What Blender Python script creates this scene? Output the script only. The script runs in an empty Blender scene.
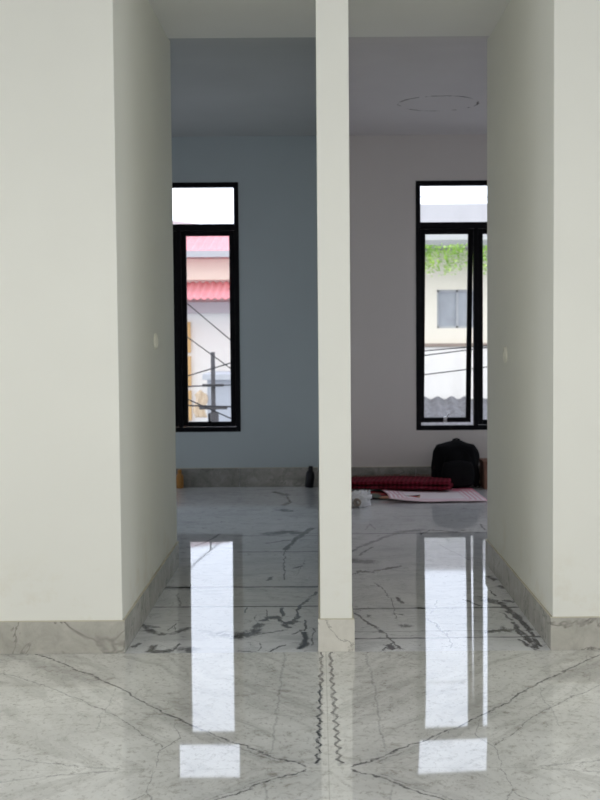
import bpy, bmesh, math, random
from mathutils import Vector, Matrix, noise
random.seed(7)
scn = bpy.context.scene
C = scn.collection
PI = math.pi

# ------------------------------------------------------------------ dimensions (metres)
DN, DF, D = 4.645, 6.461, 9.906          # front wall, far end of the passages, back wall
XL, XR, P1 = -0.758, 0.891, 0.1224       # passage sides, partition 0..P1
ZS, ZC = 2.744, 2.824                    # passage soffit, ceiling
XA, XB, YR = -3.2, 3.4, -1.5             # outer walls, rear wall
BH, BT, BHB = 0.1244, 0.009, 0.153       # baseboards
WB, WT = 0.45, 2.459                     # window sill / head
W1 = (-1.605, -0.633); W2 = (0.792, 1.76)
GZ = -6.00                                # street level outside

# ------------------------------------------------------------------ object helpers
def props(o, label=None, cat=None, group=None, kind=None):
    if label: o['label'] = label
    if cat: o['category'] = cat
    if group: o['group'] = group
    if kind: o['kind'] = kind
    return o

def obj(name, bm, mat, parent=None, smooth=False, bevel=0, seg=2, loc=None):
    me = bpy.data.meshes.new(name)
    bmesh.ops.recalc_face_normals(bm, faces=bm.faces[:])
    bm.to_mesh(me); bm.free()
    if smooth:
        for p in me.polygons: p.use_smooth = True
    o = bpy.data.objects.new(name, me)
    if mat: me.materials.append(mat)
    C.objects.link(o)
    if loc: o.location = loc
    if parent: o.parent = parent
    if bevel:
        m = o.modifiers.new('bevel', 'BEVEL'); m.width = bevel; m.segments = seg
        m.limit_method = 'ANGLE'; m.angle_limit = math.radians(40)
    return o

def empty(name, loc, rz=0):
    o = bpy.data.objects.new(name, None); C.objects.link(o)
    o.location = loc; o.rotation_euler = (0, 0, rz); o.empty_display_size = .05
    return o

def box(bm, x0, x1, y0, y1, z0, z1, mat=None):
    r = bmesh.ops.create_cube(bm, size=1)
    M = Matrix.Translation(((x0+x1)/2, (y0+y1)/2, (z0+z1)/2)) @ Matrix.Diagonal((abs(x1-x0), abs(y1-y0), abs(z1-z0), 1))
    if mat: M = mat @ M
    bmesh.ops.transform(bm, matrix=M, verts=r['verts'])
    return r['verts']

def bxm(*a):
    bm = bmesh.new(); box(bm, *a); return bm

def tube(bm, pts, r, n=8, rr=None):
    rings = []
    pts = [Vector(p) for p in pts]
    for i, p in enumerate(pts):
        t = (pts[min(i+1, len(pts)-1)] - pts[max(i-1, 0)]).normalized()
        up = Vector((0, 0, 1)) if abs(t.z) < .9 else Vector((0, 1, 0))
        a = t.cross(up).normalized(); b = a.cross(t).normalized()
        q = rr[i] if rr else r
        rings.append([bm.verts.new(p + (a*math.cos(2*PI*k/n) + b*math.sin(2*PI*k/n))*q) for k in range(n)])
    for i in range(len(rings)-1):
        for k in range(n):
            bm.faces.new((rings[i][k], rings[i][(k+1) % n], rings[i+1][(k+1) % n], rings[i+1][k]))
    bm.faces.new(rings[0]); bm.faces.new(rings[-1][::-1])

def lathe(bm, prof, n=20, M=Matrix.Identity(4)):
    rings = []
    for r, z in prof:
        rings.append([bm.verts.new(M @ Vector((r*math.cos(2*PI*k/n), r*math.sin(2*PI*k/n), z))) for k in range(n)])
    for i in range(len(rings)-1):
        for k in range(n):
            bm.faces.new((rings[i][k], rings[i][(k+1) % n], rings[i+1][(k+1) % n], rings[i+1][k]))
    bm.faces.new(rings[0][::-1]); bm.faces.new(rings[-1])

# ------------------------------------------------------------------ material helpers
class NT:
    def __init__(s, name):
        s.m = bpy.data.materials.new(name); s.m.use_nodes = True
        s.t = s.m.node_tree; s.b = s.t.nodes['Principled BSDF']; s.out = s.t.nodes['Material Output']
    def n(s, typ, **kw):
        x = s.t.nodes.new(typ)
        for k, v in kw.items(): setattr(x, k, v)
        return x
    def l(s, a, b): s.t.links.new(a, b)
    def setin(s, sock, v):
        if isinstance(v, bpy.types.NodeSocket): s.l(v, sock)
        else: sock.default_value = v
    def math(s, op, a, b=0., clamp=False):
        x = s.n('ShaderNodeMath', operation=op, use_clamp=clamp)
        s.setin(x.inputs[0], a); s.setin(x.inputs[1], b); return x.outputs[0]
    def vec(s, op, a, b=None, scale=None):
        x = s.n('ShaderNodeVectorMath', operation=op)
        s.setin(x.inputs[0], a)
        if b is not None: s.setin(x.inputs[1], b)
        if scale is not None: s.setin(x.inputs['Scale'], scale)
        return x.outputs['Value'] if op in ('DOT_PRODUCT', 'LENGTH', 'DISTANCE') else x.outputs['Vector']
    def pos(s): return s.n('ShaderNodeNewGeometry').outputs['Position']
    def noise(s, v, scale, detail=3, rough=.55, dist=0., stretch=None, color=False):
        if stretch: v = s.vec('MULTIPLY', v, stretch)
        x = s.n('ShaderNodeTexNoise'); s.l(v, x.inputs['Vector'])
        x.inputs['Scale'].default_value = scale; x.inputs['Detail'].default_value = detail
        x.inputs['Roughness'].default_value = rough; x.inputs['Distortion'].default_value = dist
        return x.outputs['Color'] if color else x.outputs['Fac']
    def rng(s, v, a, b, c=0., d=1., smooth=False):
        x = s.n('ShaderNodeMapRange'); x.clamp = True
        if smooth: x.interpolation_type = 'SMOOTHSTEP'
        s.setin(x.inputs[0], v)
        for i, q in enumerate((a, b, c, d)): s.setin(x.inputs[i+1], q)
        return x.outputs[0]
    def mix(s, f, a, b, mode='MIX'):
        x = s.n('ShaderNodeMix', data_type='RGBA', blend_type=mode)
        s.setin(x.inputs[0], f)
        for i, q in ((6, a), (7, b)):
            s.setin(x.inputs[i], q if isinstance(q, bpy.types.NodeSocket) else (*q[:3], 1))
        return x.outputs[2]
    def bump(s, h, strength=.2, dist=.01):
        x = s.n('ShaderNodeBump'); s.l(h, x.inputs['Height'])
        x.inputs['Strength'].default_value = strength; x.inputs['Distance'].default_value = dist
        s.l(x.outputs[0], s.b.inputs['Normal'])
    def done(s, col=None, rough=None, spec=None, metal=None):
        if col is not None: s.setin(s.b.inputs['Base Color'], col if isinstance(col, bpy.types.NodeSocket) else (*col[:3], 1))
        if rough is not None: s.setin(s.b.inputs['Roughness'], rough)
        if spec is not None: s.b.inputs['Specular IOR Level'].default_value = spec
        if metal is not None: s.b.inputs['Metallic'].default_value = metal
        return s.m

def plain(name, col, rough=.6, var=.12, scale=9, spec=.4, metal=0., bump=0.):
    t = NT(name); nz = t.noise(t.pos(), scale, 4)
    c = t.mix(nz, [x*(1-var) for x in col], [min(1, x*(1+var)) for x in col])
    if bump: t.bump(nz, bump, .01)
    return t.done(c, rough, spec, metal)

def paint(name, col, stains=False):
    t = NT(name); P = t.pos()
    a = t.noise(P, 1.1, 3); b = t.noise(P, 60, 2)
    c = t.mix(t.rng(a, .3, .7), [x*.965 for x in col], [min(1, x*1.02) for x in col])
    if stains:
        z = t.n('ShaderNodeSeparateXYZ'); t.l(P, z.inputs[0])
        low = t.rng(z.outputs['Z'], .12, .42, 1, 0)
        s = t.math('MULTIPLY', low, t.rng(t.noise(P, 4.5, 5, .7), .52, .72))
        c = t.mix(t.math('MULTIPLY', s, .45), c, (.60, .52, .36))
    t.bump(b, .05, .002)
    return t.done(c, .62, .25)

# distance-to-segment node group used to draw the marble veins
def seg_group():
    g = bpy.data.node_groups.new('vein_segment', 'ShaderNodeTree')
    for nm, ty in (('P', 'NodeSocketVector'), ('A', 'NodeSocketVector'), ('BA', 'NodeSocketVector'), ('BN', 'NodeSocketVector'),
                   ('W', 'NodeSocketFloat'), ('W0', 'NodeSocketFloat'), ('Dark', 'NodeSocketFloat'), ('Prev', 'NodeSocketFloat')):
        g.interface.new_socket(nm, in_out='INPUT', socket_type=ty)
    g.interface.new_socket('Out', in_out='OUTPUT', socket_type='NodeSocketFloat')
    g.interface.new_socket('Next', in_out='OUTPUT', socket_type='NodeSocketVector')
    N, L = g.nodes, g.links
    i = N.new('NodeGroupInput'); o = N.new('NodeGroupOutput')
    def vm(op):
        x = N.new('ShaderNodeVectorMath'); x.operation = op; return x
    pa = vm('SUBTRACT'); L.new(i.outputs['P'], pa.inputs[0]); L.new(i.outputs['A'], pa.inputs[1])
    dt = vm('DOT_PRODUCT'); L.new(pa.outputs[0], dt.inputs[0]); L.new(i.outputs['BN'], dt.inputs[1])
    cl = N.new('ShaderNodeMath'); cl.operation = 'ADD'; cl.use_clamp = True; cl.inputs[1].default_value = 0
    L.new(dt.outputs['Value'], cl.inputs[0])
    sc = vm('SCALE'); L.new(i.outputs['BA'], sc.inputs[0]); L.new(cl.outputs[0], sc.inputs['Scale'])
    df = vm('DISTANCE'); L.new(pa.outputs[0], df.inputs[0]); L.new(sc.outputs[0], df.inputs[1])
    mr = N.new('ShaderNodeMapRange'); mr.interpolation_type = 'SMOOTHSTEP'
    L.new(df.outputs['Value'], mr.inputs[0]); L.new(i.outputs['W'], mr.inputs[1]); L.new(i.outputs['W0'], mr.inputs[2])
    L.new(i.outputs['Dark'], mr.inputs[3]); mr.inputs[4].default_value = 0
    mx = N.new('ShaderNodeMath'); mx.operation = 'MAXIMUM'
    L.new(mr.outputs[0], mx.inputs[0]); L.new(i.outputs['Prev'], mx.inputs[1]); L.new(mx.outputs[0], o.inputs[0])
    nx = vm('MULTIPLY_ADD'); nx.inputs[1].default_value = (1e-7, 1e-7, 1e-7)      # hands P on, in sequence
    L.new(mx.outputs[0], nx.inputs[0]); L.new(i.outputs['P'], nx.inputs[2]); L.new(nx.outputs[0], o.inputs[1])
    return g
SEG = seg_group()

def veins(t, P, segs):
    prev = 0.
    for x1, y1, x2, y2, w, dk in segs:
        g = t.n('ShaderNodeGroup', node_tree=SEG)
        t.l(P, g.inputs['P'])
        dx, dy = x2-x1, y2-y1; q = max(dx*dx+dy*dy, 1e-9)
        g.inputs['A'].default_value = (x1, y1, 0); g.inputs['BA'].default_value = (dx, dy, 0)
        g.inputs['BN'].default_value = (dx/q, dy/q, 0)
        g.inputs['W'].default_value = w*.35; g.inputs['W0'].default_value = w*1.45
        g.inputs['Dark'].default_value = dk
        t.setin(g.inputs['Prev'], prev)
        prev = g.outputs[0]; P = g.outputs[1]
    return prev

def warp(t, P, s1, a1, s2, a2):
    n1 = t.vec('SUBTRACT', t.noise(P, s1, 2, color=True), (.5, .5, .5))
    n2 = t.vec('SUBTRACT', t.noise(P, s2, 3, .65, color=True), (.5, .5, .5))
    v = t.vec('ADD', t.vec('MULTIPLY', n1, a1), t.vec('MULTIPLY', n2, a2))
    return t.vec('ADD', P, v)

def flat(t, P): return t.vec('MULTIPLY', P, (1, 1, 0))

XC, YC = 0.0206, 3.3675
FRONT = [(0.0597, 0.0147, 0.1628, 0.1034, 0.0047, 0.85),
 (0.1628, 0.1034, 0.2729, 0.2146, 0.0046, 0.85),
 (0.2729, 0.2146, 0.3923, 0.3523, 0.0044, 0.85),
 (0.3923, 0.3523, 0.5305, 0.5218, 0.0045, 0.85),
 (0.5305, 0.5218, 0.6495, 0.6965, 0.0042, 0.85),
 (0.6495, 0.6965, 0.7889, 0.8997, 0.0044, 0.85),
 (0.7889, 0.8997, 1.033, 1.1933, 0.0053, 0.85),
 (1.033, 1.1933, 1.2425, 1.4167, 0.0061, 0.85),
 (0.1406, 0.062, 0.2862, 0.1963, 0.0028, 0.5),
 (0.2862, 0.1963, 0.4653, 0.4402, 0.0024, 0.5),
 (0.4653, 0.4402, 0.5275, 0.5008, 0.0031, 0.5),
 (0.4912, 0.1827, 0.6014, 0.3668, 0.002, 0.55),
 (0.6014, 0.3668, 0.7226, 0.5491, 0.0022, 0.55),
 (0.7226, 0.5491, 0.9416, 0.7957, 0.0028, 0.55),
 (0.9416, 0.7957, 1.1711, 1.0071, 0.0034, 0.55),
 (0.5928, 0.0111, 0.7696, 0.048, 0.0038, 0.4),
 (0.7696, 0.048, 1.0827, 0.1427, 0.0037, 0.4),
 (0.1572, 1.2636, 0.1609, 0.7564, 0.004, 0.28),
 (0.1609, 0.7564, 0.1578, 0.4786, 0.0036, 0.28),
 (0.1578, 0.4786, 0.1646, 0.1902, 0.0035, 0.28),
 (0.1646, 0.1902, 0.1767, 0.0946, 0.0036, 0.28),
 (0.4841, 0.4397, 0.4531, 0.2746, 0.0017, 0.45),
 (0.4531, 0.2746, 0.4714, 0.21, 0.0026, 0.45),
 (0.4714, 0.21, 0.4887, 0.1651, 0.0028, 0.45),
 (0.4887, 0.1651, 0.4809, 0.0136, 0.0016, 0.45),
 (0.7358, 0.8013, 0.7206, 0.6262, 0.0021, 0.3),
 (0.7206, 0.6262, 0.7185, 0.364, 0.0022, 0.3),
 (0.9843, 1.1948, 0.9209, 0.8581, 0.0022, 0.3),
 (0.1583, 0.489, 0.0715, 0.4704, 0.004, 0.2),
 (0.4072, 0.6343, 0.3531, 0.4226, 0.0088, 0.1),
 (0.069, 0.0471, 0.2685, 0.1613, 0.0324, 0.16),
 (0.2685, 0.1613, 0.5531, 0.5001, 0.0259, 0.16),
 (0.8215, 0.8861, 1.202, 1.2624, 0.0355, 0.22),
 (0.5625, 0.564, 0.9913, 1.0122, 0.0247, 0.12)]
ZIG = [(0.0203, 1.2677, 0.0123, 1.2039, 0.0048, 1.0),
 (0.0123, 1.2039, 0.0229, 1.1458, 0.0053, 1.0),
 (0.0229, 1.1458, 0.014, 1.0812, 0.0047, 1.0),
 (0.014, 1.0812, 0.022, 1.0327, 0.0049, 1.0),
 (0.022, 1.0327, 0.0153, 0.9807, 0.0045, 1.0),
 (0.0153, 0.9807, 0.0252, 0.9291, 0.005, 1.0),
 (0.0252, 0.9291, 0.0143, 0.8829, 0.0051, 1.0),
 (0.0143, 0.8829, 0.0245, 0.8309, 0.0049, 1.0),
 (0.0245, 0.8309, 0.0166, 0.7813, 0.0044, 1.0),
 (0.0166, 0.7813, 0.0266, 0.735, 0.0049, 1.0),
 (0.0266, 0.735, 0.0169, 0.6852, 0.0045, 1.0),
 (0.0169, 0.6852, 0.0287, 0.6456, 0.0053, 1.0),
 (0.0287, 0.6456, 0.0183, 0.5963, 0.0045, 1.0),
 (0.0183, 0.5963, 0.0294, 0.5573, 0.0051, 1.0),
 (0.0294, 0.5573, 0.0167, 0.5076, 0.0046, 1.0),
 (0.0167, 0.5076, 0.0325, 0.4627, 0.0054, 1.0),
 (0.0325, 0.4627, 0.0198, 0.4168, 0.0046, 1.0),
 (0.0198, 0.4168, 0.0327, 0.3831, 0.0054, 1.0),
 (0.0327, 0.3831, 0.0206, 0.3435, 0.0046, 1.0),
 (0.0206, 0.3435, 0.0328, 0.3091, 0.005, 1.0),
 (0.0328, 0.3091, 0.0217, 0.2723, 0.0045, 1.0),
 (0.0217, 0.2723, 0.0339, 0.2382, 0.0049, 1.0),
 (0.0339, 0.2382, 0.0211, 0.1972, 0.0044, 1.0),
 (0.0211, 0.1972, 0.0342, 0.1645, 0.005, 1.0),
 (0.0342, 0.1645, 0.0233, 0.1307, 0.0043, 1.0),
 (0.0233, 0.1307, 0.036, 0.1003, 0.005, 1.0),
 (0.036, 0.1003, 0.0228, 0.0726, 0.005, 1.0),
 (0.0228, 0.0726, 0.0377, 0.0411, 0.0051, 1.0),
 (0.0153, 1.2381, 0.0196, 0.6443, 0.0064, 0.28),
 (0.0196, 0.6443, 0.0303, 0.0235, 0.0055, 0.28)]
LEFT = [(-0.4011, 4.9352, -0.3254, 4.8992, 0.0439, 0.8),
 (-0.3254, 4.8992, -0.2805, 4.9654, 0.0324, 0.8),
 (-0.2805, 4.9654, -0.2534, 5.0873, 0.0185, 0.8),
 (-0.4977, 5.0068, -0.4338, 4.9362, 0.0161, 0.5),
 (-0.4338, 4.9362, -0.4011, 4.9352, 0.0252, 0.5),
 (-0.2541, 4.9305, -0.1459, 4.9955, 0.0076, 0.6),
 (-0.2484, 5.16, -0.2172, 5.2339, 0.0116, 0.9),
 (-0.2172, 5.2339, -0.1863, 5.2139, 0.0203, 0.9),
 (-0.1863, 5.2139, -0.1488, 5.1019, 0.0086, 0.9),
 (-0.1488, 5.1019, -0.1116, 5.1371, 0.0179, 0.9),
 (-0.1116, 5.1371, -0.0965, 5.2489, 0.0067, 0.9),
 (-0.175, 5.4093, -0.1572, 5.251, 0.007, 0.9),
 (-0.2403, 5.3712, -0.2193, 5.1776, 0.0029, 0.7),
 (-0.1567, 5.0841, -0.1261, 5.0298, 0.0113, 0.8),
 (-0.0959, 5.2109, -0.1028, 5.3665, 0.0044, 0.8),
 (-0.1028, 5.3665, -0.0692, 5.53, 0.0063, 0.8),
 (-0.0692, 5.53, -0.024, 5.7034, 0.0072, 0.8),
 (-0.024, 5.7034, 0.0093, 5.8172, 0.0079, 0.8),
 (-0.0671, 4.9586, -0.0579, 4.8578, 0.0127, 0.95),
 (-0.0579, 4.8578, -0.0647, 4.7456, 0.0124, 0.95),
 (-0.0647, 4.7456, -0.0758, 4.6994, 0.0163, 0.95),
 (-0.0611, 5.1723, -0.0634, 4.9929, 0.0046, 0.8),
 (-0.0264, 5.0266, -0.0333, 4.7447, 0.003, 0.6),
 (-0.1074, 4.9259, -0.0758, 4.9933, 0.0063, 0.7),
 (-0.1945, 4.6573, -0.1392, 4.7479, 0.0055, 0.8),
 (-0.3102, 4.6607, -0.2516, 4.6439, 0.0071, 0.5),
 (-0.235, 4.7824, -0.2331, 4.6584, 0.0035, 0.6),
 (-0.754, 5.1217, -0.703, 4.996, 0.0104, 0.8),
 (-0.703, 4.996, -0.6426, 4.9428, 0.0209, 0.8),
 (-0.7362, 5.085, -0.6874, 5.0656, 0.0157, 0.7),
 (-0.6305, 5.0111, -0.6097, 5.117, 0.0034, 0.7),
 (-0.6097, 5.117, -0.6015, 5.0101, 0.0021, 0.7),
 (-0.6057, 4.9416, -0.5512, 5.0435, 0.0158, 0.7),
 (-0.6602, 4.6561, -0.6571, 4.748, 0.0117, 0.85),
 (-0.637, 4.6554, -0.6002, 4.6694, 0.026, 0.85),
 (-0.5752, 4.6535, -0.5544, 4.7763, 0.0044, 0.8),
 (-0.5245, 4.6823, -0.505, 4.6817, 0.0302, 0.7),
 (-0.7375, 4.7348, -0.7169, 4.7813, 0.0093, 0.8),
 (-0.7842, 5.8705, -0.6385, 5.865, 0.0354, 0.4),
 (-0.671, 5.7271, -0.6322, 5.4661, 0.0035, 0.4),
 (-0.3057, 7.4857, -0.1966, 7.5584, 0.0497, 0.8),
 (-0.1966, 7.5584, -0.1461, 7.5168, 0.0446, 0.8),
 (-0.1977, 6.9101, -0.142, 7.2899, 0.0123, 0.8),
 (-0.142, 7.2899, -0.0482, 7.7119, 0.016, 0.8),
 (-0.1977, 6.9101, -0.1906, 6.4482, 0.0036, 0.6),
 (-0.1906, 6.4482, -0.1743, 6.0434, 0.0033, 0.6),
 (-0.2591, 6.0466, -0.242, 6.1228, 0.0098, 0.7),
 (-0.1305, 6.3607, -0.0945, 6.4157, 0.0131, 0.6),
 (-0.3477, 9.5528, -0.2487, 9.3627, 0.0247, 0.7),
 (-0.2487, 9.3627, -0.2163, 8.9574, 0.0073, 0.7),
 (-0.2163, 8.9574, -0.2633, 8.7976, 0.0164, 0.7),
 (-0.2488, 8.5385, -0.2195, 8.4871, 0.0362, 0.8),
 (-0.3044, 7.1536, -0.1772, 7.2551, 0.0145, 0.5),
 (-0.7255, 7.0682, -0.6655, 7.2415, 0.0095, 0.5),
 (-0.6655, 7.2415, -0.6147, 7.5005, 0.0072, 0.5),
 (-0.6632, 6.5553, -0.6368, 6.7367, 0.0055, 0.5),
 (-0.6368, 6.7367, -0.6089, 6.8628, 0.0067, 0.5),
 (-0.5351, 7.4201, 0.064, 7.5068, 0.0115, 0.25),
 (-0.2841, 5.2745, -0.2634, 5.0343, 0.0017, 0.6),
 (-0.3315, 5.4147, -0.3256, 5.3148, 0.0035, 0.8),
 (-0.0806, 6.5905, -0.1167, 6.1701, 0.0024, 0.35)]
RIGHT = [(0.1476, 5.2987, 0.2272, 5.036, 0.0051, 0.85),
 (0.2272, 5.036, 0.2622, 4.9142, 0.0048, 0.85),
 (0.2622, 4.9142, 0.3079, 4.6878, 0.0039, 0.85),
 (0.2681, 4.7355, 0.2809, 4.6886, 0.0154, 0.9),
 (0.2281, 5.0537, 0.2436, 4.9487, 0.0079, 0.8),
 (0.2444, 4.6592, 0.2866, 4.7823, 0.0042, 0.8),
 (0.2697, 5.9515, 0.2977, 5.83, 0.004, 0.6),
 (0.2977, 5.83, 0.3228, 5.6021, 0.003, 0.6),
 (0.3228, 5.6021, 0.3277, 5.3121, 0.0024, 0.6),
 (0.3277, 5.3121, 0.3236, 5.1782, 0.0022, 0.6),
 (0.3551, 5.601, 0.3708, 5.4934, 0.0095, 0.8),
 (0.2028, 5.258, 0.2099, 5.2196, 0.0074, 0.7),
 (0.3488, 5.0498, 0.3613, 5.0494, 0.0221, 0.7),
 (0.1634, 6.5802, 0.2583, 6.5168, 0.0503, 0.6),
 (0.1735, 6.1851, 0.2068, 6.2643, 0.0064, 0.8),
 (0.2068, 6.2643, 0.2674, 6.2348, 0.0149, 0.8),
 (0.2674, 6.2348, 0.3385, 6.3139, 0.0106, 0.8),
 (0.3385, 6.3139, 0.4219, 6.3945, 0.0115, 0.8),
 (0.1698, 6.8287, 0.2316, 6.9912, 0.012, 0.5),
 (0.2316, 6.9912, 0.3944, 7.3387, 0.0146, 0.5),
 (0.3944, 7.3387, 0.4974, 7.525, 0.0172, 0.5),
 (0.4974, 7.525, 0.6273, 7.5978, 0.0329, 0.5),
 (0.2227, 6.731, 0.3005, 6.9881, 0.0088, 0.6),
 (0.535, 5.5512, 0.5019, 5.3457, 0.0023, 0.8),
 (0.5019, 5.3457, 0.4745, 5.2875, 0.0039, 0.8),
 (0.4557, 5.1738, 0.4811, 5.0813, 0.0057, 0.9),
 (0.4811, 5.0813, 0.4915, 4.9751, 0.004, 0.9),
 (0.4915, 4.9751, 0.5153, 4.8895, 0.0055, 0.9),
 (0.5153, 4.8895, 0.5087, 4.6818, 0.0019, 0.6),
 (0.7537, 5.5434, 0.8126, 5.4778, 0.0264, 0.95),
 (0.8126, 5.4778, 0.8353, 5.3342, 0.0121, 0.95),
 (0.8353, 5.3342, 0.8538, 5.1792, 0.0109, 0.95),
 (0.8538, 5.1792, 0.8592, 4.9634, 0.0086, 0.95),
 (0.8592, 4.9634, 0.8441, 4.718, 0.007, 0.95),
 (0.8454, 6.1061, 0.8658, 6.0032, 0.0145, 0.9),
 (0.8687, 5.8561, 0.8808, 5.8082, 0.0153, 0.8),
 (0.8447, 5.5402, 0.8698, 5.4968, 0.0174, 0.9),
 (0.8191, 5.315, 0.8477, 5.1422, 0.0096, 0.9),
 (0.8477, 5.1422, 0.8534, 4.9293, 0.007, 0.9),
 (0.8534, 4.9293, 0.853, 4.7022, 0.0063, 0.9),
 (0.6912, 4.9345, 0.7573, 4.9666, 0.0186, 0.95),
 (0.7573, 4.9666, 0.7981, 4.9653, 0.0223, 0.95),
 (0.7981, 4.9653, 0.8227, 4.7979, 0.0084, 0.95),
 (0.8227, 4.7979, 0.8397, 4.6718, 0.008, 0.95),
 (0.8123, 5.1067, 0.8246, 4.8797, 0.0067, 0.9),
 (0.7569, 5.0189, 0.7858, 4.9657, 0.0123, 0.8),
 (0.8028, 4.7506, 0.8282, 4.6721, 0.0106, 0.95),
 (0.8092, 5.0349, 0.838, 4.7495, 0.0089, 0.9),
 (0.6627, 5.5467, 0.7145, 5.4191, 0.0083, 0.7),
 (0.7332, 5.6312, 0.7765, 5.5426, 0.0077, 0.7),
 (0.7857, 5.2965, 0.8139, 5.1433, 0.006, 0.7),
 (0.8076, 5.7642, 0.8163, 5.6282, 0.0049, 0.8),
 (1.0322, 7.8252, 1.0308, 7.5782, 0.0061, 0.6),
 (0.6111, 7.4038, 0.6895, 7.5948, 0.0065, 0.6),
 (0.6895, 7.5948, 0.836, 7.5086, 0.018, 0.6),
 (0.836, 7.5086, 0.9068, 7.5842, 0.012, 0.6),
 (0.2842, 7.6146, 0.3259, 7.8607, 0.0049, 0.35),
 (0.3259, 7.8607, 0.3548, 7.6514, 0.0059, 0.35),
 (0.6966, 7.0385, 0.8102, 6.553, 0.0048, 0.3),
 (0.7912, 4.7988, 0.8473, 4.5669, 0.0072, 0.8)]
SEAML = [(-1.0668, 5.881, 0.0966, 5.8732, 0.0179, 0.9),
 (-0.9896, 5.4477, 0.0889, 5.4409, 0.0113, 0.8),
 (-0.4502, 6.8559, 0.114, 6.8474, 0.0146, 0.6),
 (-0.4861, 7.4178, 0.124, 7.4079, 0.0132, 0.4)]
SEAMR = [(0.0878, 5.38, 0.9332, 5.3911, 0.016, 0.9),
 (0.0802, 4.9539, 0.9, 4.962, 0.0068, 0.4),
 (0.0781, 4.8372, 0.9002, 4.8525, 0.0122, 0.75),
 (0.125, 7.4651, 1.2343, 7.4894, 0.0173, 0.5)]

def marble_front():
    t = NT('bookmatched_marble'); P = t.pos()
    Pf = flat(t, P)
    Q = t.vec('SUBTRACT', Pf, (XC, YC, 0))
    Pm = t.vec('ABSOLUTE', Q)
    w9 = t.vec('MULTIPLY', t.vec('SUBTRACT', t.noise(Pf, 9, 2, color=True), (.5, .5, .5)), (.03, .04, 0))
    Pw = t.vec('ADD', warp(t, Pm, 5, (.03, .05, 0), 38, (.016, .035, 0)), w9)
    v = veins(t, t.vec('MULTIPLY', Pw, (1, 1, 0)), FRONT)
    # the jagged twin vein runs only from the threshold to the cross joint
    qx = t.vec('ADD', t.vec('MULTIPLY', Pm, (1, 0, 0)), t.vec('MULTIPLY', Q, (0, 1, 0)))
    qx = t.vec('ADD', qx, t.vec('MULTIPLY', t.vec('SUBTRACT', t.noise(Pf, 45, 3, .7, color=True, stretch=(1, .5, 1)), (.5, .5, .5)), (.020, .03, 0)))
    zz = veins(t, t.vec('MULTIPLY', qx, (1, 1, 0)), ZIG)
    zz = t.math('MULTIPLY', zz, t.rng(t.noise(Pf, 55, 3, .7), .36, .52, .35, 1.0))
    # colouring runs along the diagonals of each slab
    ca, sa = math.cos(math.radians(57)), math.sin(math.radians(57))
    u = t.vec('DOT_PRODUCT', Pm, (ca, sa, 0)); w = t.vec('DOT_PRODUCT', Pm, (-sa, ca, 0))
    cb = t.n('ShaderNodeCombineXYZ'); t.l(t.math('MULTIPLY', u, 1.1), cb.inputs[0]); t.l(t.math('MULTIPLY', w, 7.0), cb.inputs[1])
    D1 = t.vec('ADD', cb.outputs[0], t.vec('MULTIPLY', t.noise(Pm, 3, 2, color=True), (.5, .9, 0)))
    dia = t.noise(D1, 1.5, 7, .68, .4)
    cloud = t.noise(Pm, 2.4, 5, .62, .6)
    fine = t.noise(Pf, 19, 6, .75, .6)
    grit = t.noise(Pf, 60, 4, .7, stretch=(1, .6, 1))
    base = t.mix(t.rng(cloud, .34, .66), (.60, .595, .56), (.78, .775, .735))
    base = t.mix(t.rng(dia, .50, .66, 0, .6), base, (.40, .39, .36))
    base = t.mix(t.rng(dia, .30, .44, .5, 0), base, (.82, .815, .78))
    base = t.mix(t.math('MULTIPLY', t.rng(fine, .53, .68), t.rng(cloud, .36, .58, .9, .3)), base, (.31, .285, .24))
    base = t.mix(t.math('MULTIPLY', t.rng(grit, .55, .66), .5), base, (.27, .25, .215))
    r1 = t.rng(t.math('ABSOLUTE', t.math('SUBTRACT', dia, .545)), 0, .006, 1, 0)
    base = t.mix(t.math('MULTIPLY', r1, t.rng(fine, .45, .6, 0, .6)), base, (.14, .135, .125))
    r2 = t.rng(t.math('ABSOLUTE', t.math('SUBTRACT', t.noise(Pm, 3.6, 6, .62, 1.2), .52)), 0, .006, 1, 0)
    base = t.mix(t.math('MULTIPLY', r2, t.rng(cloud, .42, .6, .05, .55)), base, (.20, .18, .15))
    c = t.mix(t.math('MULTIPLY', v, t.rng(t.noise(Pf, 36, 4, .7), .34, .56, .25, 1.0)), base, (.050, .050, .052))
    c = t.mix(zz, c, (.03, .03, .035))
    s = t.n('ShaderNodeSeparateXYZ'); t.l(Pm, s.inputs[0])
    j = t.math('MAXIMUM', t.rng(s.outputs['X'], .0008, .0022, 1, 0), t.rng(s.outputs['Y'], .0008, .003, .7, 0))
    c = t.mix(t.math('MULTIPLY', j, .35), c, (.25, .24, .2))
    t.b.inputs['IOR'].default_value = 1.56
    return t.done(c, t.rng(fine, .3, .7, .016, .04), .5)

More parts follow.
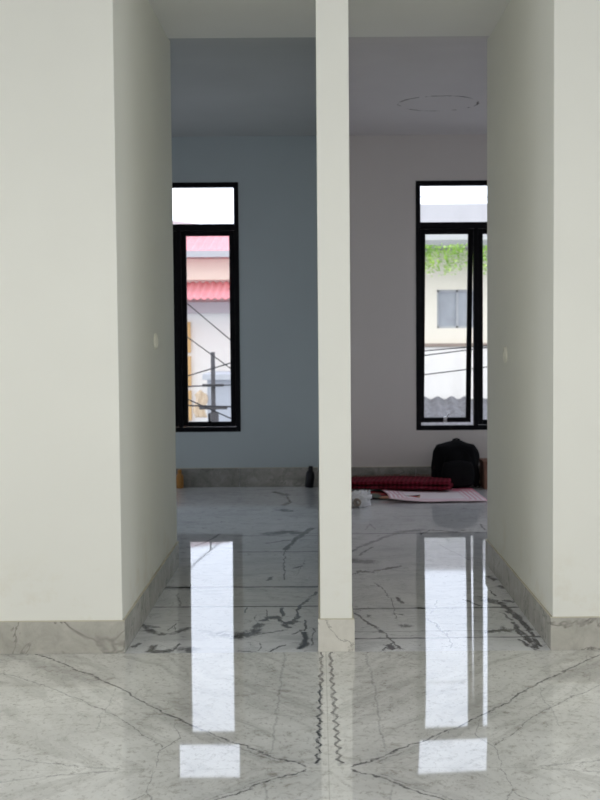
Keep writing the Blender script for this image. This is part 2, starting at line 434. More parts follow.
def marble_back(name, segs, seams, seed):
    t = NT(name); P = t.pos(); Pf = flat(t, P)
    Ps = t.vec('ADD', Pf, (seed, seed*1.7, 0))
    Pw = t.vec('ADD', Pf, t.vec('MULTIPLY', t.vec('SUBTRACT', t.noise(Ps, 10, 2, color=True), (.5, .5, .5)), (.03, .04, 0)))
    Pw = t.vec('ADD', Pw, t.vec('MULTIPLY', t.vec('SUBTRACT', t.noise(Ps, 34, 4, .7, color=True, stretch=(1, .4, 1)), (.5, .5, .5)), (.035, .10, 0)))
    v = veins(t, t.vec('MULTIPLY', Pw, (1, 1, 0)), [(a, b, c, d, w*1.18, k) for a, b, c, d, w, k in segs])
    cloud = t.noise(Ps, 1.6, 4, .6, .5, stretch=(1, .7, 1))
    wisp = t.noise(Ps, 2.6, 7, .70, 1.0, stretch=(1.0, 2.2, 1))
    fine = t.noise(Ps, 13, 6, .75, .8)
    blot = t.noise(Ps, 7, 7, .66, 1.4, stretch=(1, .8, 1))
    base = t.mix(t.rng(cloud, .3, .7), (.66, .67, .685), (.82, .825, .835))
    base = t.mix(t.rng(wisp, .52, .66, 0, .5), base, (.40, .405, .43))
    base = t.mix(t.math('MULTIPLY', t.rng(fine, .55, .7), .35), base, (.28, .28, .29))
    for lv, wd, sc in ((.47, .010, .75), (.56, .007, .6), (.40, .007, .5)):
        hair = t.rng(t.math('ABSOLUTE', t.math('SUBTRACT', wisp, lv)), 0, wd, 1, 0)
        base = t.mix(t.math('MULTIPLY', hair, t.math('MULTIPLY', t.rng(fine, .42, .56), sc)), base, (.10, .10, .12))
    base = t.mix(t.math('MULTIPLY', t.rng(blot, .655, .70), t.rng(cloud, .45, .6, .2, .9)), base, (.05, .05, .06))
    c = t.mix(t.math('MULTIPLY', v, t.rng(t.noise(Ps, 24, 5, .75, stretch=(1, .5, 1)), .37, .47, .2, 1.0)), base, (.010, .010, .014))
    # seams between the slabs are straight, only slightly chipped
    Pj = t.vec('ADD', Pf, t.vec('MULTIPLY', t.vec('SUBTRACT', t.noise(Ps, 16, 4, .7, color=True), (.5, .5, .5)), (0, .030, 0)))
    sv = veins(t, t.vec('MULTIPLY', Pj, (1, 1, 0)), seams)
    c = t.mix(t.math('MULTIPLY', sv, t.rng(t.noise(Ps, 5, 4, .7), .34, .52, .35, 1.0)), c, (.03, .03, .036))
    # the polished slabs rise and dip very slightly towards the windows
    sp = t.n('ShaderNodeSeparateXYZ'); t.l(Pf, sp.inputs[0])
    b = t.n('ShaderNodeBump'); b.inputs['Strength'].default_value = 1; b.inputs['Distance'].default_value = 1
    t.l(t.rng(sp.outputs['Y'], 5.2, 8.6, 0, .033, smooth=True), b.inputs['Height']); t.l(b.outputs[0], t.b.inputs['Normal'])
    t.b.inputs['IOR'].default_value = 1.56
    return t.done(c, .028, .5)

def marble_trim(name, a, b, veincol, scale=2.2):
    t = NT(name); P = t.pos()
    n = t.noise(P, scale, 5, .62, 1.0); m = t.noise(P, scale*5, 5, .7, .6)
    c = t.mix(t.rng(m, .3, .7), a, b)
    h = t.rng(t.math('ABSOLUTE', t.math('SUBTRACT', n, .5)), 0, .014, .85, 0)
    c = t.mix(t.math('MULTIPLY', h, t.rng(m, .4, .6, .4, 1)), c, veincol)
    return t.done(c, .22, .4)

def ceiling_mat(name, a, b):
    t = NT(name); P = t.pos(); Pf = flat(t, P)
    nz = t.noise(P, 1.3, 3)
    c = t.mix(t.rng(nz, .3, .7), a, b)
    w = t.vec('ADD', Pf, t.vec('MULTIPLY', t.vec('SUBTRACT', t.noise(Pf, 14, 2, color=True), (.5, .5, .5)), (.03, .04, 0)))
    d = t.vec('DISTANCE', w, (.848, 8.60, 0))
    ring = t.rng(t.math('ABSOLUTE', t.math('SUBTRACT', d, .275)), .002, .011, 1, 0)
    brk = t.rng(t.noise(Pf, 9, 3, .6), .44, .52)
    c = t.mix(t.math('MULTIPLY', ring, brk), c, (.03, .03, .03))
    return t.done(c, .75, .2)

def fabric(name, a, b, scale=60, rough=.9):
    t = NT(name); P = t.pos()
    n = t.noise(P, scale, 3, stretch=(1, 2, 1)); t.bump(n, .5, .004)
    return t.done(t.mix(n, a, b), rough, .1)

def red_mat_mat():
    t = NT('red_woven_mat'); o = t.n('ShaderNodeTexCoord').outputs['Object']
    wv = t.n('ShaderNodeTexWave', wave_type='BANDS', bands_direction='X'); t.l(o, wv.inputs['Vector'])
    wv.inputs['Scale'].default_value = 9; wv.inputs['Distortion'].default_value = 1.5
    ck = t.noise(o, 22, 3)
    c = t.mix(t.rng(wv.outputs['Fac'], .3, .8), (.10, .004, .012), (.19, .014, .032))
    c = t.mix(t.rng(ck, .55, .62, 0, .4), c, (.26, .05, .07))
    return t.done(c, .85, .15)

def printed_mat():
    t = NT('floral_print'); o = t.n('ShaderNodeTexCoord').outputs['Object']
    v = t.n('ShaderNodeTexVoronoi'); t.l(o, v.inputs['Vector']); v.inputs['Scale'].default_value = 11
    s = t.n('ShaderNodeSeparateColor'); t.l(v.outputs['Color'], s.inputs[0])
    c = t.mix(t.rng(s.outputs[0], .35, .5), (.05, .02, .025), (.50, .05, .06))
    c = t.mix(t.rng(s.outputs[1], .6, .66), c, (.60, .32, .22))
    c = t.mix(t.rng(s.outputs[2], .75, .8), c, (.12, .14, .12))
    return t.done(c, .85, .15)

def sheet_mat():
    # white sheet, pink border made of fine lines that follows the hem
    t = NT('white_sheet_pink_border'); o = t.n('ShaderNodeTexCoord').outputs['Object']
    s = t.n('ShaderNodeSeparateXYZ'); t.l(o, s.inputs[0])
    ex = t.math('SUBTRACT', .36, t.math('ABSOLUTE', s.outputs['X']))
    ey = t.math('SUBTRACT', .38, t.math('ABSOLUTE', s.outputs['Y']))
    e = t.math('MINIMUM', ex, ey)
    line = t.math('MULTIPLY', t.rng(t.math('SINE', t.math('MULTIPLY', e, 190.)), -.2, .4), t.rng(e, .13, .15, 1, 0))
    c = t.mix(line, (.80, .72, .75), (.72, .42, .49))
    red = t.math('MULTIPLY', t.rng(s.outputs['Y'], .10, .25), t.rng(t.noise(o, 16, 2), .4, .55, .3, .9))
    c = t.mix(red, c, (.62, .10, .18))
    return t.done(c, .8, .2)

def glass_mat():
    t = NT('window_glass')
    tr = t.n('ShaderNodeBsdfTransparent'); tr.inputs[0].default_value = (.96, .97, .975, 1)
    gl = t.n('ShaderNodeBsdfGlossy'); gl.inputs['Roughness'].default_value = .02
    fr = t.n('ShaderNodeFresnel'); fr.inputs['IOR'].default_value = 1.35
    mx = t.n('ShaderNodeMixShader'); t.l(fr.outputs[0], mx.inputs[0]); t.l(tr.outputs[0], mx.inputs[1]); t.l(gl.outputs[0], mx.inputs[2])
    t.l(mx.outputs[0], t.out.inputs['Surface']); t.t.nodes.remove(t.b)
    return t.m

def facade_mat(name, col, stain=(.35, .33, .30), amt=.35):
    t = NT(name); P = t.pos()
    n = t.noise(P, .9, 5, .65, stretch=(2.5, 1, .5)); m = t.noise(P, 7, 4)
    c = t.mix(t.math('MULTIPLY', t.rng(n, .5, .8), amt), col, stain)
    c = t.mix(t.rng(m, .3, .7, 0, .08), c, stain)
    return t.done(c, .85, .15)

def leaf_mat():
    t = NT('trailing_leaf'); n = t.noise(t.pos(), 7, 3)
    c = t.mix(t.rng(n, .35, .65), (.34, .56, .12), (.66, .86, .26))
    m = t.done(c, .55, .3); t.b.inputs['Transmission Weight'].default_value = 0.0
    return m

M = {}
M['wall'] = paint('cream_wall_paint', (.81, .81, .75), True)
M['wall_left'] = paint('blue_grey_wall_paint', (.49, .545, .57))
M['wall_right'] = paint('warm_grey_wall_paint', (.66, .625, .61))
M['ceil'] = ceiling_mat('ceiling_paint', (.79, .79, .77), (.83, .83, .81))
M['ceil_left'] = ceiling_mat('ceiling_shaded_left', (.47, .485, .485), (.51, .525, .525))  # ceiling colour darkened to stand in for the left room's shade
M['ceil_right'] = ceiling_mat('ceiling_shaded_right', (.62, .60, .61), (.67, .65, .66))  # milder darkening, standing in for shade on the right room's ceiling
M['mfront'] = marble_front()
M['mleft'] = marble_back('black_veined_marble', LEFT, SEAML, 3.1)
M['mright'] = marble_back('black_veined_marble_right', RIGHT, SEAMR, 8.4)
M['btrim'] = marble_trim('grey_marble_trim', (.35, .34, .30), (.50, .485, .435), (.13, .125, .11))
M['bpil'] = marble_trim('cream_marble_trim', (.58, .56, .50), (.68, .66, .60), (.18, .17, .15), 3.3)
M['bback'] = marble_trim('dark_marble_trim', (.17, .165, .15), (.33, .32, .30), (.10, .10, .09), 2.5)
M['grout'] = plain('beige_grout', (.55, .52, .42), .8, .1)
M['alu'] = plain('black_aluminium', (.004, .004, .006), .5, .2, 20, .12)
M['chrome'] = plain('brushed_metal', (.62, .62, .63), .3, .05, 30, .5, .9)
M['rubber'] = plain('sill_stone', (.55, .47, .45), .6, .1)
M['glass'] = glass_mat()
M['plastic'] = plain('cream_plastic', (.80, .79, .70), .45, .03)
M['dark'] = plain('dark_hole', (.10, .095, .08), .8, .2)
M['black'] = fabric('black_nylon', (.003, .003, .004), (.008, .008, .009), 80)
M['blackrim'] = fabric('black_webbing', (.005, .005, .006), (.012, .012, .013), 120)
M['redmat'] = red_mat_mat()
M['print'] = printed_mat()
M['sheet'] = sheet_mat()
M['bag'] = plain('white_plastic_film', (.80, .80, .82), .38, .08, 14)
M['bagin'] = plain('beige_cardboard_tube', (.30, .26, .22), .8, .1)
M['carton'] = plain('brown_cardboard', (.23, .12, .085), .85, .15, 12)
M['cartonl'] = plain('brown_tape', (.15, .075, .05), .45, .1)
M['amber'] = plain('amber_plastic', (.42, .20, .05), .35, .15)
M['white'] = plain('white_plastic', (.72, .72, .72), .4, .05)
M['blackp'] = plain('black_plastic', (.008, .008, .012), .35, .1)
M['street'] = plain('street_concrete', (.40, .39, .38), .9, .2, 1.5)
M['facw'] = facade_mat('white_render', (.86, .85, .85), (.5, .48, .47))
M['facc'] = facade_mat('cream_render', (.88, .84, .77), (.65, .6, .5), .15)
M['facg'] = facade_mat('lavender_grey_render', (.56, .56, .61), (.42, .42, .46), .4)
M['facg2'] = facade_mat('dark_grey_render', (.34, .34, .38), (.22, .22, .25), .4)
M['blueg'] = facade_mat('blue_grey_render', (.42, .45, .52), (.2, .2, .22), .3)
M['red'] = plain('pale_red_roof_sheet', (.74, .30, .33), .6, .18, 2.5)  # red paled to stand in for overexposed daylight
M['gutter'] = plain('grey_gutter', (.45, .47, .52), .6, .1)
M['wood'] = plain('orange_wood', (.68, .44, .20), .7, .2, 4)
M['tan'] = plain('tan_cloth', (.60, .48, .36), .9, .1)
M['roofg'] = plain('weathered_grey_tile', (.19, .19, .21), .9, .7, 11, bump=.5)
M['winglass'] = plain('dark_window_pane', (.36, .39, .46), .15, .3, 3, .5)
M['pole'] = plain('dark_concrete_pole', (.09, .085, .09), .8, .2)
M['cable'] = plain('black_cable', (.03, .03, .035), .6, .1)
M['leaf'] = leaf_mat()
M['ledge'] = plain('brown_ledge', (.33, .27, .24), .8, .2)

S = dict(kind='structure')
# ------------------------------------------------------------------ room shell
def slab(name, mat, *b, bevel=0):
    bm = bmesh.new(); box(bm, *b)
    return props(obj(name, bm, mat, bevel=bevel), **S)

# front-room floor: hand-laid slabs, the right-hand one very slightly out of level
def front_floor():
    bm = bmesh.new()
    xs = [XA-.15, -2, -1, -.5, 0, XC] + [XC+.06*i for i in range(1, 20)] + [1.6, 2.2, XB+.15]
    ys = [YR-.15, -1, 0] + [.4+.12*i for i in range(35)] + [4.636]
    def z(x, y):
        s = min(1, max(0, (x-XC)/.5)); s = s*s*(3-2*s)
        d = 4.636-y
        if d > 2.3: e = max(0, 1-(d-2.3)/1.6); q = -.0074*e*e*(3-2*e)
        else: q = -.0014*d*d
        return s*q
    g = [[bm.verts.new((x, y, z(x, y))) for x in xs] for y in ys]
    for j in range(len(ys)-1):
        for i in range(len(xs)-1):
            bm.faces.new((g[j][i], g[j][i+1], g[j+1][i+1], g[j+1][i]))
    r = bmesh.ops.extrude_face_region(bm, geom=bm.faces[:])
    for v in r['geom']:
        if isinstance(v, bmesh.types.BMVert): v.co.z = -.15
    o = obj('floor', bm, M['mfront'], smooth=False)
    top = set()
    for p in o.data.polygons:
        if p.normal.z > .9 and p.center.z > -.1: p.use_smooth = True; top.update(p.edge_keys)
    side = set()
    for p in o.data.polygons:
        if not p.use_smooth: side.update(p.edge_keys)
    for e in o.data.edges:
        if e.key in top and e.key in side: e.use_edge_sharp = True
    return props(o, **S)
front_floor()
slab('floor', M['mleft'], XA-.15, P1/2, 4.6365, D+.15, -.15, 0)
slab('floor', M['mright'], P1/2, XB+.15, 4.6365, D+.15, -.15, 0)
slab('ceiling', M['ceil'], XA-.15, XB+.15, YR-.15, DF-.03, ZC, ZC+.15)
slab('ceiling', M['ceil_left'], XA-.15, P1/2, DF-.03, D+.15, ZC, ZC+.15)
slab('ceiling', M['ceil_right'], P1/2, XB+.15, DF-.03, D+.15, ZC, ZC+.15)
def soffit(name, mat, xa, xb, ya, yb):
    bm = bmesh.new(); n = 16; lo, hi = [], []
    for i in range(n+1):
        y = ya+(yb-ya)*i/n; e = min(1, max(0, (y-(DF-.20))/.75)); e = e*e*(3-2*e)
        z = ZS-.006+(ZC+.003-ZS+.006)*e
        lo.append([bm.verts.new((x, y, z)) for x in (xa, xb)]); hi.append([bm.verts.new((x, y, ZC+.02)) for x in (xa, xb)])
    for i in range(n):
        bm.faces.new((lo[i][0], lo[i][1], lo[i+1][1], lo[i+1][0])); bm.faces.new((hi[i][0], hi[i+1][0], hi[i+1][1], hi[i][1]))
        for k in (0, 1): bm.faces.new((lo[i][k], lo[i+1][k], hi[i+1][k], hi[i][k]))
    bm.faces.new((lo[0][0], lo[0][1], hi[0][1], hi[0][0])); bm.faces.new((lo[n][0], lo[n][1], hi[n][1], hi[n][0]))
    props(obj(name, bm, mat), **S)
soffit('ceiling_passage', M['ceil'], XA+.01, XB-.01, DN, DF-.10)
soffit('ceiling_shade_ramp', M['ceil_left'], XA+.01, P1/2, DF-.10, DF+.56)  # ramp shaped so the shade fades gradually into the back ceilings
soffit('ceiling_shade_ramp', M['ceil_right'], P1/2, XB-.01, DF-.10, DF+.56)
slab('wall_front_left', M['wall'], XA, XL, DN, DF, 0, ZC, bevel=.004)
slab('wall_front_right', M['wall'], XR, XB, DN, DF, 0, ZC, bevel=.004)
slab('wall_partition', M['wall'], 0, P1, DN, D, 0, ZC, bevel=.003)
def back_wall(name, mat, xa, xb, w):
    bm = bmesh.new()
    for b in ((xa, w[0], 0, ZC), (w[1], xb, 0, ZC), (w[0], w[1], 0, WB), (w[0], w[1], WT, ZC)):
        box(bm, b[0], b[1], D, D+.15, b[2], b[3])
    props(obj(name, bm, mat), **S)
back_wall('wall_back_left', M['wall_left'], XA, P1/2, W1)
back_wall('wall_back_right', M['wall_right'], P1/2, XB, W2)
for nm, xa, xb in (('wall_left', XA-.15, XA), ('wall_right', XB, XB+.15)):      # side walls; the unseen wide openings are added for more light
    bm = bmesh.new()
    for b in ((YR, -.9, 0, ZC), (3.5, DF, 0, ZC), (-.9, 3.5, 0, .35), (-.9, 3.5, 2.55, ZC)): box(bm, xa, xb, b[0], b[1], b[2], b[3])
    props(obj(nm, bm, M['wall']), **S)
SW = {'wall_left': (8.2, 9.5), 'wall_right': (8.2, 9.75)}  # unseen openings added to brighten the back rooms
for nm, xa, xb, mt in (('wall_left', XA-.15, XA, 'wall_left'), ('wall_right', XB, XB+.15, 'wall_right')):
    a, c = SW[nm]; bm = bmesh.new()
    for b in ((DF, a, 0, ZC), (c, D+.15, 0, ZC), (a, c, 0, .3), (a, c, 2.55, ZC)): box(bm, xa, xb, b[0], b[1], b[2], b[3])
    props(obj(nm, bm, M[mt]), **S)
# rear wall of the front room, with an unseen opening widened to let in more light
bm = bmesh.new()
box(bm, XA-.15, -2.7, YR-.15, YR, 0, ZC); box(bm, 2.9, XB+.15, YR-.15, YR, 0, ZC); box(bm, -2.7, 2.9, YR-.15, YR, 2.55, ZC)
props(obj('wall_rear', bm, M['wall']), **S)

# ------------------------------------------------------------------ baseboards, laid in lengths with joints
def board(name, mat, runs, h=BH, cap=True, tile=.60):
    bm = bmesh.new(); cb = bmesh.new()
    for (x0, y0, x1, y1, nx, ny) in runs:          # run along the wall line, thickness towards (nx, ny)
        L = math.hypot(x1-x0, y1-y0); n = max(1, round(L/tile)); ux, uy = (x1-x0)/L, (y1-y0)/L
        for i in range(n):
            a = L*i/n + (.0012 if i else 0); b = L*(i+1)/n - (.0012 if i < n-1 else 0)
            xs = sorted((x0+ux*a, x0+ux*b, x0+ux*a+nx*BT, x0+ux*b+nx*BT)); ys = sorted((y0+uy*a, y0+uy*b, y0+uy*a+ny*BT, y0+uy*b+ny*BT))
            box(bm, xs[0], xs[-1], ys[0], ys[-1], 0, h)
        if cap:
            xs = sorted((x0, x1, x0+nx*BT*.75, x1+nx*BT*.75)); ys = sorted((y0, y1, y0+ny*BT*.75, y1+ny*BT*.75))
            box(cb, xs[0], xs[-1], ys[0], ys[-1], h-.001, h+.0035)
    o = props(obj(name, bm, mat, bevel=.0015), **S)
    if cap:
        c = obj('grout', cb, M['grout'], o)
    else: cb.free()
    return o
board('baseboard_front_left', M['btrim'], [(XA, DN, XL+BT, DN, 0, -1)])
board('baseboard_front_right', M['btrim'], [(XR-BT, DN, XB, DN, 0, -1)])
board('baseboard_passage_left', M['btrim'], [(XL, DN, XL, DF, 1, 0), (XL+BT, DF, XL-1.2, DF, 0, 1)])
board('baseboard_passage_right', M['btrim'], [(XR, DN, XR, DF, -1, 0), (XR-BT, DF, XR+1.2, DF, 0, 1)])
board('baseboard_pillar', M['bpil'], [(-BT, DN, P1+BT, DN, 0, -1)])
board('baseboard_partition', M['bback'], [(0, DN, 0, D, -1, 0), (P1, DN, P1, D, 1, 0)])
board('baseboard_back_left', M['bback'], [(XA, D, -BT, D, 0, -1)], BHB)
board('baseboard_back_right', M['bback'], [(P1+BT, D, XB, D, 0, -1)], BHB)

# ------------------------------------------------------------------ windows
def frame_bm(x0, x1, z0, z1, w, y0, y1):
    bm = bmesh.new()
    box(bm, x0, x0+w, y0, y1, z0, z1); box(bm, x1-w, x1, y0, y1, z0, z1)
    box(bm, x0+w, x1-w, y0, y1, z0, z0+w); box(bm, x0+w, x1-w, y0, y1, z1-w, z1)
    return bm
TR = 2.075       # underside of the transom bar
def window(name, w, open_left):
    x0, x1 = w; xm = (x0+x1)/2; F = .038
    root = empty(name, (xm, D, WB)); props(root, **S)
    hw = (x1-x0)/2; H = WT-WB; y0, y1 = -.004, .06
    bm = frame_bm(-hw, hw, 0, H, F, y0, y1)
    tz = TR-WB
    box(bm, -hw+F, hw-F, y0, y1, tz, tz+.052)
    box(bm, -.017, .017, y0, y1, F, tz)
    obj('window_frame', bm, M['alu'], root, bevel=.002)
    obj('pane', bxm(-hw+F-.004, hw-F+.004, .03, .036, tz+.048, H-F+.004), M['glass'], root)
    sb = bmesh.new(); box(sb, -hw, hw, .062, .15, -.001, .018)
    obj('window_sill', sb, M['rubber'], root)
    sw = hw-F-.017; sh = tz-F
    for k, sx in enumerate((-1, 1)):
        cx = sx*(.017+sw/2)
        bm = frame_bm(-sw/2+.002, sw/2-.002, -sh+.003, -.002, .040, -.018, .018)
        s = obj('sash', bm, M['alu'], root, bevel=.003, loc=(cx, .036, tz))
        if k == 0 and open_left: s.rotation_euler = (math.radians(6.5), 0, 0)
        obj('pane', bxm(-sw/2+.036, sw/2-.036, -.003, .003, -sh+.036, -.036), M['glass'], s)
        hb = bmesh.new()
        box(hb, -.014, .014, -.030, -.017, -sh+.008, -sh+.050)
        tube(hb, [(0, -.03, -sh+.03), (0, -.045, -sh+.032), (.030 if k == 0 and open_left else -.004, -.05, -sh+.085 if k == 0 and open_left else -sh+.11)], .006, 8)
        obj('handle', hb, M['chrome'] if open_left else M['alu'], s, smooth=False, bevel=.001)
    return root
window('window_1', W1, False)
window('window_2', W2, True)

# assumed door behind the camera, out of view: open black frame in the rear opening
rd = empty('door_1', (.1, YR-.07, 0)); props(rd, **S)
bm = bmesh.new()
for x in (-2.8, -1.4, 0, 1.4, 2.8): box(bm, x-.03 if x > -2.8 else x, x+.03 if x < 2.8 else x, -.04, .04, 0, 2.55)
box(bm, -2.8, 2.8, -.04, .04, 2.49, 2.55)
obj('door_frame', bm, M['alu'], rd)

for k, x, ya, yb, z0 in ((3, XA-.075, -.9, 3.5, .35), (4, XB+.075, -.9, 3.5, .35), (5, XA-.075, 8.2, 9.5, .3), (6, XB+.075, 8.2, 9.75, .3)):   # unseen side windows, added to bring in light
    wr = empty('window_%d' % k, (x, (ya+yb)/2, z0)); props(wr, **S)
    bm = bmesh.new(); hw = (yb-ya)/2; H = 2.55-z0
    for y in (-hw, -hw/3, hw/3, hw): box(bm, -.03, .03, max(-hw, y-.025), min(hw, y+.025), 0, H)
    box(bm, -.03, .03, -hw, hw, 0, .05); box(bm, -.03, .03, -hw, hw, H-.05, H)
    obj('window_frame', bm, M['alu'], wr)

# ------------------------------------------------------------------ electrical boxes on the passage walls
def ebox(loc, side, label):
    root = empty('electrical_box', loc)
    props(root, label, 'electrical box', None)
    R = Matrix.Rotation(side*PI/2, 4, 'Y')
    bm = bmesh.new()
    n = 28; prof = [(.028, .0), (.028, .011), (.034, .011), (.038, .006), (.038, 0.)]
    rings = [[bm.verts.new(R @ Vector((r*math.cos(2*PI*k/n), r*math.sin(2*PI*k/n), z))) for k in range(n)] for r, z in prof]
    for i in range(len(rings)-1):
        for k in range(n): bm.faces.new((rings[i][k], rings[i][(k+1) % n], rings[i+1][(k+1) % n], rings[i+1][k]))
    obj('rim', bm, M['plastic'], root, smooth=True)
    bm = bmesh.new(); lathe(bm, [(.0285, .0005), (.0285, .002), (.027, .0025)], 28, R); obj('cover', bm, M['dark'], root)
    bm = bmesh.new(); box(bm, -.022, .022, -.016, .016, .002, .0045, R); obj('plate', bm, M['plastic'], root, bevel=.001)
    return root
ebox((XL, 5.69, 1.192), 1, 'small round cream wall socket box on the left passage wall')
ebox((XR, 5.81, 1.117), -1, 'small round cream wall socket box on the right passage wall')

# ------------------------------------------------------------------ backpack leaning against the back wall
def backpack():
    root = empty('backpack', (1.085, 9.70, 0)); root.scale = (.88, .9, .985)
    props(root, 'bulging black backpack leaning on the back wall below the right window', 'backpack')
    bm = bmesh.new(); bmesh.ops.create_cube(bm, size=2)
    bmesh.ops.subdivide_edges(bm, edges=bm.edges[:], cuts=15, use_grid_fill=True)
    for v in bm.verts:
        p = v.co.copy(); q = p.normalized()*1.0
        s = p*.45 + q*.72
        z = (s.z/1.17+1)/2
        wx = .205*(1 - .06*z - .10*max(0, z-.6)) ; wy = .125*(1-.25*z)
        v.co = Vector((s.x*wx/1.17*1.08 + (.012 - .012*z), s.y*wy/1.17*1.1 + .035*z, .385*z))
        nn = noise.noise(Vector((v.co.x*9, v.co.y*9, v.co.z*8)))
        v.co += Vector((q.x, q.y, q.z*.4))*nn*.034*min(1, z*6)
        if v.co.z < .004: v.co.z = .0
    body = obj('body', bm, M['black'], root, smooth=True)
    bm = bmesh.new(); bmesh.ops.create_cube(bm, size=2)
    bmesh.ops.subdivide_edges(bm, edges=bm.edges[:], cuts=9, use_grid_fill=True)
    for v in bm.verts:
        p = v.co.copy(); s = p*.5+p.normalized()*.6
        v.co = Vector((s.x*.135+.01, -.105+s.y*.045, .125+s.z*.10))
        v.co.y += noise.noise(v.co*14)*.01
    obj('front_pocket', bm, M['blackrim'], root, smooth=True)
    for sx in (-1, 1):
        bm = bmesh.new(); bmesh.ops.create_icosphere(bm, subdivisions=3, radius=1)
        for v in bm.verts:
            c = v.co; v.co = Vector((sx*.182+c.x*.035, .0+c.y*.07, .10+c.z*.092)) + c*noise.noise(c*2.3)*.008
        obj('side_pocket', bm, M['black'], root, smooth=True)
    bm = bmesh.new()
    tube(bm, [(-.035+.012, .04, .372), (-.03+.012, .035, .392), (0.012, .033, .400), (.03+.012, .035, .392), (.035+.012, .04, .372)], .007, 8)
    obj('top_handle', bm, M['blackrim'], root, smooth=True)
    for sx in (-1, 1):
        bm = bmesh.new()
        tube(bm, [(sx*.09, .075, .35), (sx*.15, .10, .33), (sx*.185, .085, .22), (sx*.20, .05, .10), (sx*.215, .0, .012)], .011, 8)
        obj('shoulder_strap', bm, M['blackrim'], root, smooth=True)
    bm = bmesh.new()
    pts = []
    for i in range(19):
        a = PI*i/18; pts.append((.01+.125*math.cos(a), -.105-.0+.055*math.sin(a)*.9, .20+.13*math.sin(a)))
    tube(bm, pts, .004, 6); obj('zipper', bm, M['blackrim'], root, smooth=True)
backpack()

# ------------------------------------------------------------------ cardboard box
bx = empty('cardboard_box', (1.452, 9.74, 0), 0)
props(bx, 'brown cardboard box on the floor to the right of the black backpack', 'box')
obj('body', bxm(-.15, .15, -.13, .13, 0, .185), M['carton'], bx, bevel=.003)
obj('lid', bxm(-.155, .155, -.135, .135, .186, .222), M['carton'], bx, bevel=.003)
tp = bmesh.new(); box(tp, -.025, .025, -.1365, .1365, .192, .2232); obj('tape', tp, M['cartonl'], bx)

# ------------------------------------------------------------------ bedding on the right-hand floor
def cloth(name, w, d, nx, ny, hfun, mat, loc, rz, label, cat, th=.004):
    bm = bmesh.new(); g = []
    for j in range(ny+1):
        g.append([])
        for i in range(nx+1):
            x = -w/2+w*i/nx; y = -d/2+d*j/ny
            g[-1].append(bm.verts.new((x, y, hfun(x, y))))
    for j in range(ny):
        for i in range(nx): bm.faces.new((g[j][i], g[j][i+1], g[j+1][i+1], g[j+1][i]))
    o = obj(name, bm, mat, smooth=True, loc=loc); o.rotation_euler = (0, 0, rz)
    m = o.modifiers.new('thickness', 'SOLIDIFY'); m.thickness = th; m.offset = 1
    return props(o, label, cat)

def h_print(x, y):
    e = max(0, 1-abs(y+.17)/.09)
    return .002 + (.022*e*(1.1+noise.noise(Vector((x*7, 0, 1)))) + .010*max(0, noise.noise(Vector((x*9, y*9, 3)))))
cloth('printed_cloth', .60, .46, 48, 36, h_print, M['print'], (.47, 9.27, 0), math.radians(-6),
      'red and black patterned cloth poking out flat from under the red mat', 'cloth')
def h_sheet(x, y):
    b = .006 + .004*max(0, noise.noise(Vector((x*5, y*5, 7))))
    l = max(0, (-.02-x)/.34); return b + .040*l*l*max(0, 1-abs(y+.2)/.6) + .004
cloth('bed_sheet', .72, .76, 48, 50, h_sheet, M['sheet'], (.855, 9.215, 0), math.radians(2),
      'white sheet with pink striped border spread flat in front of the black backpack', 'sheet', .003)

def red_mat():
    root = empty('folded_mat', (.63, 9.60, .0), math.radians(-9)); props(root, 'thick folded dark red mat lying on the floor below the right window', 'mat')
    # side profile of the fold, swept in depth: two layers joined by a round fold at the right end
    L0, L1, t = -.43, .42, .030
    def layer(z0, z1, x0, x1, nseg=44):
        top, bot = [], []
        for i in range(nseg+1):
            x = x0+(x1-x0)*i/nseg
            s = .006*noise.noise(Vector((x*4, z0*30, 0)))
            top.append((x, z1+s)); bot.append((x, z0+s*.6))
        return bot, top
    def sweep(poly, y0, y1, n=14):
        bm = bmesh.new(); rings = []
        for j in range(n+1):
            y = y0+(y1-y0)*j/n
            e = 1-.35*(abs(2*j/n-1)**8)
            zc = sum(p[1] for p in poly)/len(poly)
            rings.append([bm.verts.new((x, y+.012*noise.noise(Vector((x*3, y, 5)))*(1 if j in (0, n) else .3), max(.0, zc+(z-zc)*e))) for x, z in poly])
        m = len(poly)
        for j in range(n):
            for k in range(m): bm.faces.new((rings[j][k], rings[j][(k+1) % m], rings[j+1][(k+1) % m], rings[j+1][k]))
        bm.faces.new(rings[0][::-1]); bm.faces.new(rings[-1])
        return bm
    lo_b, lo_t = layer(.030, .061, L0, L1-.005); up_b, up_t = layer(.065, .096, L0+.03, L1-.02)
    # tapering towards the far left, as the folded end sags
    def sag(p): return (p[0], max(.028, p[1]-.018*max(0, min(1, (-.05-p[0])/.4))))
    lower = [sag(p) for p in lo_b] + [(L1+.004, .046)] + [sag(p) for p in lo_t[::-1]]
    upper = [sag(p) for p in up_b] + [(L1-.012, .080)] + [sag(p) for p in up_t[::-1]]
    obj('lower_layer', sweep(lower, -.20, .20), M['redmat'], root, smooth=True)
    obj('upper_layer', sweep(upper, -.19, .195), M['redmat'], root, smooth=True)
    # fringe of small tassels along the rear edge
    bm = bmesh.new()
    for i in range(60):
        x = L0+.04+i*(L1-L0-.08)/59; z0 = .094-.018*max(0, min(1, (-.05-x)/.4))
        tube(bm, [(x, .185, z0), (x+.004*math.sin(i*2.1), .200, z0+.010+.003*math.sin(i)), (x+.006*math.sin(i*1.3), .214, z0+.002)], .0028, 5)
    obj('fringe', bm, M['carton'], root, smooth=True)
red_mat()

